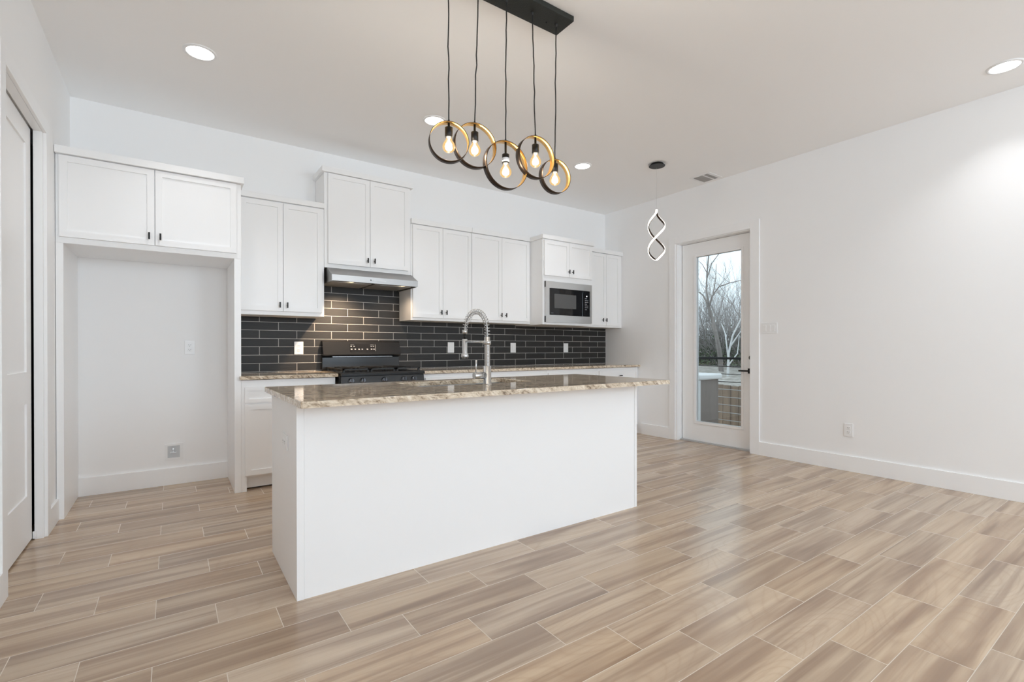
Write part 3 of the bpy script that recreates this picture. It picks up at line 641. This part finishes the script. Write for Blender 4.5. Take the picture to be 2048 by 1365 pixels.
# faucet
FX, FY = -3.533, -2.457; FY2 = FY + 0.245
f = thing('spring_faucet', 'brushed nickel spring-coil faucet standing on the island granite', 'faucet', (FX, FY, ZT))
bm = new_bm(); lathe(bm, (FX, FY, ZT), (0, 0, 1), [(0, 0.027), (0.004, 0.027), (0.005, 0.0235), (0.108, 0.0235), (0.110, 0.019)], 24); part('base_column', bm, M_nickel, f)
bm = new_bm(); prof = [(0, 0.0155)]
for k in range(19): prof += [(0.002 + k * 0.007, 0.0155), (0.0035 + k * 0.007, 0.0172), (0.0062 + k * 0.007, 0.0172), (0.0078 + k * 0.007, 0.0155)]
lathe(bm, (FX, FY, 1.022), (0, 0, 1), prof, 20); part('ribbed_tube', bm, M_nickel, f)
bm = new_bm(); lathe(bm, (FX, FY, 1.152), (0, 0, 1), [(0, 0.019), (0.001, 0.0225), (0.024, 0.0225), (0.025, 0.0175), (0.046, 0.0175), (0.047, 0.012)], 24); part('collar', bm, M_nickel, f)
def arch(t):      # t 0..1 along the spout
    zs = 1.198; ze = 1.246; R = (FY2 - FY) / 2; zc = 1.236
    L1, L2, L3 = zc - zs, math.pi * R, max(zc - ze, 0.0)
    Lt = L1 + L2; q = t * Lt
    if q < L1: return Vector((FX, FY, zs + q)), Vector((0, 0, 1))
    a = (q - L1) / R; return Vector((FX - 0.016 * (1 - math.cos(a)) / 2, FY + R - R * math.cos(a), zc + R * math.sin(a))), Vector((0, math.sin(a), math.cos(a)))
bm = tube(new_bm(), [arch(i / 48)[0] for i in range(49)], 0.0045, 8); part('spout_hose', bm, M_galv, f)
pts = []
NT_ = 23; N = NT_ * 16
for i in range(N + 1):
    c, d = arch(i / N); a = 2 * math.pi * NT_ * i / N; n1 = Vector((1, 0, 0)); n2 = d.cross(n1).normalized()
    pts.append(c + (n1 * math.cos(a) + n2 * math.sin(a)) * 0.0158)
part('coil_spring', tube(new_bm(), pts, 0.0023, 6), M_nickel, f)
hx = FX - 0.016
bm = new_bm(); lathe(bm, (hx, FY2, 1.248), (0, 0, -1), [(0, 0.0165), (0.022, 0.0165), (0.024, 0.011), (0.028, 0.011)], 20); part('hose_collar', bm, M_nickel, f)
bm = new_bm(); lathe(bm, (hx, FY2, 1.222), (0, 0, -1), [(0, 0.009), (0.035, 0.009)], 14); part('hose_end', bm, M_black, f)
bm = new_bm(); lathe(bm, (hx, FY2, 1.190), (0, 0, -1), [(0, 0.015), (0.002, 0.0165), (0.088, 0.0165), (0.100, 0.023), (0.112, 0.025), (0.116, 0.024), (0.118, 0.019), (0.126, 0.019)], 24); part('spray_head', bm, M_nickel, f)
bm = tube(new_bm(), [(FX, FY + 0.018, 1.166), (hx, FY2 - 0.012, 1.174)], 0.0062, 10); part('docking_arm', bm, M_nickel, f)
bm = new_bm(); lathe(bm, (FX - 0.015, FY, 0.968), (-1, 0, 0), [(0, 0.0205), (0.075, 0.0205), (0.077, 0.0195)], 24); hd = part('handle_barrel', bm, M_nickel, f)
bm = tube(new_bm(), [(FX - 0.080, FY, 0.985), (FX - 0.079, FY, 1.022), (FX - 0.076, FY, 1.060)], 0.005, 10, taper=[0.004, 0.005, 0.0062]); part('lever', bm, M_nickel, hd)

# ------------------------------------------------------------------ ceiling fixtures
G_CAN = 'recessed ceiling lights'
def can(x, y, label):
    t = thing('recessed_light', label, 'recessed light', (x, y, H), G_CAN)
    bm = new_bm(); u, v = Vector((1, 0, 0)), Vector((0, 1, 0)); z = H - 0.0005; rings = []
    for rr, zz in ((0.096, z), (0.094, z - 0.005), (0.078, z - 0.007), (0.077, z - 0.001)): rings.append(ring_verts(bm, Vector((x, y, zz)), u, v, rr, seg=36))
    for a, b in zip(rings, rings[1:]): bridge(bm, a, b)
    part('trim_ring', bm, M_plastic, t)
    part('lens', lathe(new_bm(), (x, y, H - 0.0005), (0, 0, -1), [(0, 0.0765), (0.004, 0.0765)], 36), M_lens, t)
    light('recessed_lamp', 'AREA', (x, y, H - 0.012), CAN_W, (0.97, 0.98, 1.0), (0, 0, 0), shape='DISK', size=0.15, spread=CAN_SPREAD)
can(-4.932, -1.212, 'round recessed light in the ceiling before the refrigerator cabinet')
can(-3.279, -1.224, 'round recessed light partly behind the first hanging ring')
can(-1.559, -1.190, 'round recessed light in the ceiling between ring pendant and twisted pendant')
can(-0.447, -4.150, 'round recessed light by the long bare white wall')
for x, y, w in ((-2.86, -5.6, 'middle'), (-5.2, -6.2, 'door side'), (-0.447, -6.6, 'far side')):  # further cans out of view, added to help light the room
    can(x, y, 'unseen recessed light added in the living area ceiling, ' + w)

v = thing('ceiling_vent', 'white ceiling air vent with two grey louvre banks near the glass door wall', 'vent', (-0.19, -1.72, H))
bm = box(new_bm(), -0.315, -0.055, -1.845, -1.600, H - 0.005, H - 0.0005, 0.002); part('frame', bm, M_plastic, v)
M_louv = mat('louvre_grey', (0.42, 0.41, 0.40), 0.6)
for y0, y1 in ((-1.746, -1.636), (-1.812, -1.768)):
    bm = new_bm(); n = int((y1 - y0) / 0.011)
    for k in range(n):
        y = y0 + (k + 0.5) * (y1 - y0) / n; box(bm, -0.285, -0.085, y - 0.0035, y + 0.0035, H - 0.010, H - 0.005)
    part('louvre_bank', bm, M_louv, v)

# five-ring pendant
PY = -2.768
pen = thing('ring_pendant_light', 'five-ring pendant light hanging on black cords over the island', 'pendant light', (-3.603, PY, H))
part('canopy', box(new_bm(), -4.021, -3.185, -2.845, -2.690, H - 0.031, H - 0.0005, 0.002), M_canopy, pen)
for x in (-3.92, -3.31): part('screw', lathe(new_bm(), (x, PY + 0.02, H - 0.031), (0, 0, -1), [(0, 0.006), (0.004, 0.004)], 10), M_black, pen)
RND = random.Random(4)
def lens_pt(px, py, y):     # point at depth plane y seen at a photo pixel, used only to read off the ring heights
    d = fwd + right * ((px - CX) / F_PX) - up * ((py - CY) / F_PX); t = (y - CAM.y) / d.y; return CAM + d * t
#        x attach, ring x, ring y, top z, radius, yaw deg, socket drop, cord sticker
RINGS = [(-3.954, -3.953, -2.770, 2.255, 0.0995, -18, 0.012, False), (-3.779, -3.780, -2.730, 2.308, 0.1160, -9, 0.030, False), (-3.603, -3.604, -2.760, 2.247, 0.1285, -4, 0.055, True),
         (-3.428, -3.428, -2.796, 2.304, 0.1155, -5, 0.030, False), (-3.253, -3.253, -2.755, 2.228, 0.0975, -7, 0.010, False)]
for xa, xr, yr, zt_, R, yaw, drop, sticker in RINGS:
    ph = math.radians(yaw); e = Vector((math.cos(ph), math.sin(ph), 0)); ax = Vector((-math.sin(ph), math.cos(ph), 0)); c = Vector((xr, yr, zt_ - R)); w = 0.042; th = 0.0028
    bm = new_bm(); seg = 72; loops = []
    for rr, s in ((R, -1), (R, 1), (R - th, 1), (R - th, -1)):
        loops.append([bm.verts.new(c + e * (rr * math.cos(2 * math.pi * i / seg)) + Vector((0, 0, rr * math.sin(2 * math.pi * i / seg))) + ax * (s * w / 2)) for i in range(seg)])
    for k in range(4): bridge(bm, loops[k], loops[(k + 1) % 4], 1 if k in (2,) else 0, True)
    for fc in bm.faces:
        fc.smooth = fc.smooth
    ring = part('ring', bm, [M_bronze, M_gold], pen, 'flat metal hoop, dark bronze outside and gold inside')
    # cord
    n = 14; p0 = Vector((xa, PY, H - 0.031)); p1 = Vector((xr, yr, zt_)); cp = []
    for i in range(n + 1):
        t = i / n; q = p0.lerp(p1, t); a = 0.003 * math.sin(math.pi * t)
        cp.append(q + Vector((RND.uniform(-1, 1) * a, RND.uniform(-1, 1) * a, 0)))
    bm = tube(new_bm(), cp, 0.0034, 8); lathe(bm, p0 + Vector((0, 0, 0.001)), (0, 0, -1), [(0, 0.009), (0.008, 0.008), (0.018, 0.005)], 12); lathe(bm, p1 + Vector((0, 0, 0.014)), (0, 0, -1), [(0, 0.0045), (0.013, 0.006)], 10); part('cord', bm, M_cord, pen)
    zs = zt_ - 0.010 - drop
    bm = new_bm(); lathe(bm, (xr, yr, zt_ - th), (0, 0, -1), [(0, 0.006), (zt_ - th - zs - 0.004, 0.006), (zt_ - th - zs, 0.010), (zt_ - th - zs + 0.004, 0.0195), (zt_ - th - zs + 0.052, 0.0195), (zt_ - th - zs + 0.053, 0.017)], 20); part('socket', bm, M_black, ring)
    if sticker:
        bm = lathe(new_bm(), (xr, yr, zs - 0.024), (0, 0, -1), [(0, 0.0199), (0.022, 0.0199)], 20); part('paper_sticker', bm, M_plastic, ring, 'white sticker wrapped round the socket')
    zb_ = zs - 0.050
    prof = [(0, 0.0140), (0.008, 0.0145), (0.014, 0.0160), (0.024, 0.0225), (0.034, 0.0285), (0.044, 0.0315), (0.054, 0.0315), (0.064, 0.0280), (0.073, 0.0190), (0.078, 0.0080), (0.079, 0.0020)]
    bm = new_bm(); lathe(bm, (xr, yr, zb_), (0, 0, -1), prof, 24); part('bulb', bm, M_bulb, ring)
    bm = new_bm(); lathe(bm, (xr, yr, zb_ - 0.012), (0, 0, -1), [(0, 0.003), (0.010, 0.0035), (0.012, 0.008), (0.026, 0.0125), (0.042, 0.0125), (0.048, 0.009), (0.050, 0.003)], 12); part('filament', bm, M_fil, ring)
    light('bulb_light', 'POINT', (xr, yr, zb_ - 0.045), BULB_W, (1.0, 0.95, 0.90), shadow_soft_size=0.02)

# twisted LED pendant
SXp, SYp = -0.934, -1.642
sp = thing('twisted_pendant_light', 'twisted double-loop LED pendant light hanging before the glass door wall', 'pendant light', (SXp, SYp, H))
part('canopy', lathe(new_bm(), (SXp - 0.03, SYp - 0.03, H - 0.0005), (0, 0, -1), [(0, 0.062), (0.008, 0.064), (0.022, 0.082), (0.026, 0.080)], 36), M_black, sp)
ZA, ZB = 2.578, 2.055
M_wire = mat('thin_wire', (0.55, 0.54, 0.53), 0.4)
part('suspension_wire', tube(new_bm(), [(SXp, SYp, H - 0.02), (SXp, SYp, ZA)], 0.0009, 6), M_wire, sp)
lat = Vector((right.x, right.y, 0)).normalized(); dep = -Vector((fwd.x, fwd.y, 0)).normalized()
NS = 72
def strand(sign):
    P, Nn = [], []
    for i in range(NS + 1):
        t = i / NS; th_ = math.pi / 2 + 2 * math.pi * (t - 0.52) * 0.98
        if t < 0.35: rr = 0.083 * math.sin(math.pi / 2 * (t / 0.35)) ** 0.9
        elif t < 0.76: rr = 0.083
        else: rr = 0.083 * math.sqrt(max(0.0, 1 - ((t - 0.76) / 0.24) ** 2))
        n = (lat * math.cos(th_) + dep * math.sin(th_)) * sign
        P.append(Vector((SXp, SYp, ZA + (ZB - ZA) * t)) + n * rr); Nn.append(n)
    return P, Nn
bh, bl = new_bm(), new_bm()
for sg in (1, -1):
    P, Nn = strand(sg); pv = None; pl_ = None
    for i, (q, n) in enumerate(zip(P, Nn)):
        d = (P[min(i + 1, NS)] - P[max(i - 1, 0)]).normalized(); n2 = (n - d * n.dot(d)).normalized(); b = d.cross(n2)
        wv, hv = 0.0088, 0.007
        cur = [bh.verts.new(q + b * (wv * s1) + n2 * (hv * s2)) for s1, s2 in ((-1, -1), (1, -1), (1, 0), (-1, 0))]
        cl = [bl.verts.new(q + b * (wv * s1 * 0.96) + n2 * (hv * s2)) for s1, s2 in ((-1, 0.02), (1, 0.02), (1, 0.8), (-1, 0.8))]
        if pv: bridge(bh, pv, cur, 0, False); bridge(bl, pl_, cl, 0, False)
        else: bh.faces.new(cur); bl.faces.new(cl)
        pv, pl_ = cur, cl
    bh.faces.new(pv); bl.faces.new(pl_)
hs = part('twisted_housing', bh, M_bronze, sp); part('led_strip', bl, M_led, sp)

# ------------------------------------------------------------------ outside the glass door
bm = new_bm()
for k in range(9): box(bm, T + 0.03 + k * 0.142, T + 0.03 + k * 0.142 + 0.136, -5.0, 3.0, -0.06, -0.03)
struct('deck', bm, M_deck)
rl = thing('deck_railing', 'black deck railing with thin horizontal bars outside the glass door', 'railing', (1.3, -1.0, -0.03))
part('top_rail', box(new_bm(), 1.275, 1.325, -4.0, 2.6, 0.972, 1.004, 0.003), M_black, rl)
for k in range(8):
    part('bar', tube(new_bm(), [(1.3, -4.0, 0.873 - k * 0.1085), (1.3, 2.6, 0.873 - k * 0.1085)], 0.0055, 8), M_black if k < 3 else M_galv, rl)
for y in (-3.9, -2.1, 0.55, 2.5): part('post', box(new_bm(), 1.278, 1.322, y - 0.022, y + 0.022, -0.031, 0.972), M_black, rl)
pc = thing('patio_cabinet', 'grey-brown patio cabinet with a pale rounded lid on the deck outside the glass door', 'outdoor cabinet', (0.7, -0.75, -0.03))
part('body', box(new_bm(), 0.475, 0.925, -1.185, -0.25, -0.030, 0.715, 0.004), M_patio, pc)
part('corner_trim', box(new_bm(), 0.452, 0.498, -1.206, -1.160, -0.030, 0.715, 0.006), M_lid, pc)
bm = box(new_bm(), 0.425, 0.965, -1.225, -0.21, 0.716, 0.790, 0.022); part('lid', bm, M_lid, pc)
fn = thing('plank_fence', 'weathered brown plank fence standing below the deck', 'fence', (2.6, 0.0, -1.2))
bm = new_bm(); y = -2.6; rr = random.Random(3)
while y < 3.0: box(bm, 2.60, 2.62, y, y + 0.133, -1.2, 0.50 + rr.uniform(-0.012, 0.012)); y += 0.14
part('boards', bm, M_fence, fn); part('rail', box(new_bm(), 2.62, 2.66, -2.6, 3.0, 0.2, 0.29), M_fence, fn)
# sloping bank
bm = new_bm(); xsn = [1.35, 2.2, 3.2, 4.5, 6.5, 9, 13, 22, 45]; zsn = [-1.2, -1.2, -0.6, 0.30, 0.55, 0.62, 0.75, 1.2, 2.0]; grid = []; rr = random.Random(8)
for i, xx in enumerate(xsn): grid.append([bm.verts.new((xx, yy, zsn[i] + (rr.uniform(-0.12, 0.12) if i > 2 else 0))) for yy in [-14 + 1.6 * j for j in range(36)]])
for i in range(len(xsn) - 1):
    for j in range(35): bm.faces.new((grid[i][j], grid[i + 1][j], grid[i + 1][j + 1], grid[i][j + 1])).smooth = True
struct('ground_bank', bm, M_ground)
def bank_z(x):
    for i in range(len(xsn) - 1):
        if xsn[i] <= x <= xsn[i + 1]: return zsn[i] + (zsn[i + 1] - zsn[i]) * (x - xsn[i]) / (xsn[i + 1] - xsn[i])
    return 1.0

def grow(bm, p, d, L, r, depth, rnd, spread=0.6, seg=5, lift=0.15):
    n = 4; pts = [p]; q = p.copy(); dd = d.copy()
    for i in range(n):
        dd = (dd + Vector((rnd.uniform(-1, 1), rnd.uniform(-1, 1), rnd.uniform(-0.6, 1))) * 0.16).normalized(); q = q + dd * (L / n); pts.append(q.copy())
    tube(bm, pts, r, seg, caps=False, taper=[r * (1 - 0.5 * i / n) for i in range(n + 1)])
    if depth == 0: return
    k = 2 if rnd.random() < 0.4 else 3
    for c in range(k):
        s = Vector((rnd.uniform(-1, 1), rnd.uniform(-1, 1), rnd.uniform(-0.4, 1) + lift)); nd = (dd + s * spread).normalized()
        b = pts[-1] if c == 0 else pts[rnd.randint(2, n)]
        grow(bm, b, nd, L * rnd.uniform(0.6, 0.85), r * 0.5, depth - 1, rnd, spread, seg if depth > 2 else 4, lift)
G_TREE = 'bare trees beyond the deck'
def tree(x, y, ht, r, depth, seed, label, m, lean=(0, 0), spread=0.6):
    rnd = random.Random(seed); z = bank_z(x) - 0.15; bm = new_bm(); d = Vector((lean[0], lean[1], 1)).normalized()
    grow(bm, Vector((x, y, z)), d, ht * 0.38, r, depth, rnd, spread)
    o = part('bare_tree', bm, m, merge=False); tag(o, label, 'tree', G_TREE); return o
# main tree read from the photograph, in real space about 12 m out
bm = new_bm()
def limb(pts, r0, r1, seg=6): tube(bm, pts, r0, seg, caps=False, taper=[r0 + (r1 - r0) * i / (len(pts) - 1) for i in range(len(pts))])
limb([(7, 2.50, 0.35), (7, 2.58, 1.10), (7.0, 2.66, 1.45), (6.95, 2.76, 1.95), (6.9, 2.84, 2.30)], 0.075, 0.045)
limb([(6.9, 2.84, 2.30), (6.9, 2.90, 2.75), (6.95, 2.90, 3.30), (7.0, 2.87, 3.9), (7, 2.9, 4.6)], 0.03, 0.012)
limb([(6.95, 2.91, 3.05), (7.0, 2.80, 3.45), (7.0, 2.55, 3.72), (7.0, 2.35, 4.2)], 0.017, 0.008)
limb([(6.9, 2.86, 2.35), (6.85, 2.98, 2.60), (6.8, 3.16, 2.75), (6.8, 3.3, 3.1)], 0.026, 0.010)
limb([(6.9, 2.82, 2.25), (6.9, 2.72, 2.55), (6.9, 2.52, 2.78), (6.95, 2.25, 2.85), (7, 1.9, 2.9)], 0.028, 0.008)
limb([(6.9, 2.70, 2.58), (6.9, 2.62, 3.0), (6.9, 2.60, 3.4)], 0.018, 0.006)
limb([(6.95, 2.91, 3.2), (6.95, 3.05, 3.45), (6.95, 3.2, 3.6)], 0.012, 0.005)
rnd = random.Random(21)
for b in [(6.9, 2.9, 2.75), (6.95, 2.9, 3.3), (7, 2.55, 3.72), (6.85, 2.98, 2.6), (6.9, 2.52, 2.78), (6.95, 2.25, 2.85), (6.9, 2.62, 3.0), (6.95, 2.76, 1.95), (6.8, 3.16, 2.75), (6.9, 2.72, 2.55)]:
    for k in range(2): grow(bm, Vector(b), Vector((rnd.uniform(-1, 1), rnd.uniform(-1, 1), rnd.uniform(0, 1))).normalized(), 0.42, 0.007, 2, rnd, 0.7, 4)
tag(part('bare_tree', bm, M_bark, merge=False), 'grey forked bare tree seen through the middle of the glass door', 'tree', G_TREE)
bm = new_bm()
limb([(6.2, 1.85, 0.4), (6.2, 1.83, 1.0), (6.2, 1.72, 1.45), (6.2, 1.45, 1.95), (6.2, 1.25, 2.3)], 0.035, 0.012)
limb([(6.2, 1.84, 0.9), (6.2, 1.92, 1.5), (6.2, 2.02, 1.75)], 0.022, 0.01); limb([(6.2, 1.80, 1.15), (6.2, 1.58, 1.45), (6.2, 1.35, 1.75)], 0.02, 0.008); limb([(6.2, 1.84, 0.7), (6.2, 1.60, 1.0), (6.2, 1.55, 1.45)], 0.018, 0.008)
tag(part('bare_tree', bm, M_barkw, merge=False), 'pale whitish sapling with slanting stems beside the grey forked tree', 'tree', G_TREE)
tree(13.0, 5.0, 3.6, 0.05, 5, 5, 'thin twiggy bare tree rising behind the forked tree and the undergrowth', M_twig)
tree(14.4, 7.8, 3.8, 0.05, 5, 6, 'twiggy bare tree at the hinge side of the door view', M_twig)
tree(16.0, 6.2, 3.8, 0.05, 5, 7, 'twiggy bare tree at the handle side of the door view', M_twig)
tree(19.5, 9.6, 5.0, 0.06, 5, 9, 'distant bare tree far back beyond the thicket', M_twig)
tree(21.5, 11.6, 5.0, 0.06, 5, 12, 'second distant bare tree far back beyond the thicket', M_twig)
# brush: uncountable tangle of twigs and leaves
rnd = random.Random(33); bt, bl = new_bm(), new_bm()
for k in range(560):
    x = rnd.uniform(8.5, 9.1) if k % 3 else rnd.uniform(9.5, 10.2); y = 1.94 + (x - 6) * 0.62 + rnd.uniform(-1.4, 1.4); z = bank_z(x)
    p = Vector((x, y, z)); d = Vector((rnd.uniform(-0.6, 0.6), rnd.uniform(-0.6, 0.6), 1)).normalized(); grow(bt, p, d, rnd.uniform(0.5, 1.15) if k % 3 else rnd.uniform(1.1, 1.6), 0.007, 2, rnd, 0.6, 3)
for k in range(4200):
    x = rnd.uniform(8.4, 9.8); y = 1.94 + (x - 6) * 0.62 + rnd.uniform(-1.4, 1.4); z = bank_z(x) + abs(rnd.gauss(0, 0.42))
    s = rnd.uniform(0.02, 0.05); a = rnd.uniform(0, 6.28); t = rnd.uniform(-1, 1)
    u = Vector((math.cos(a), math.sin(a), t * 0.6)) * s; w = Vector((-math.sin(a) * t, math.cos(a) * t, 1)).normalized() * s * 0.6; c = Vector((x, y, z))
    bl.faces.new([bl.verts.new(c + q) for q in (u, w, -u, -w)])
o = part('thicket', bt, M_twig, merge=False); tag(o, 'tangled grey undergrowth on the bank beyond the deck', 'undergrowth', kind='stuff')
part('foliage', bl, M_leaf, o, 'dull green leaves', merge=False)
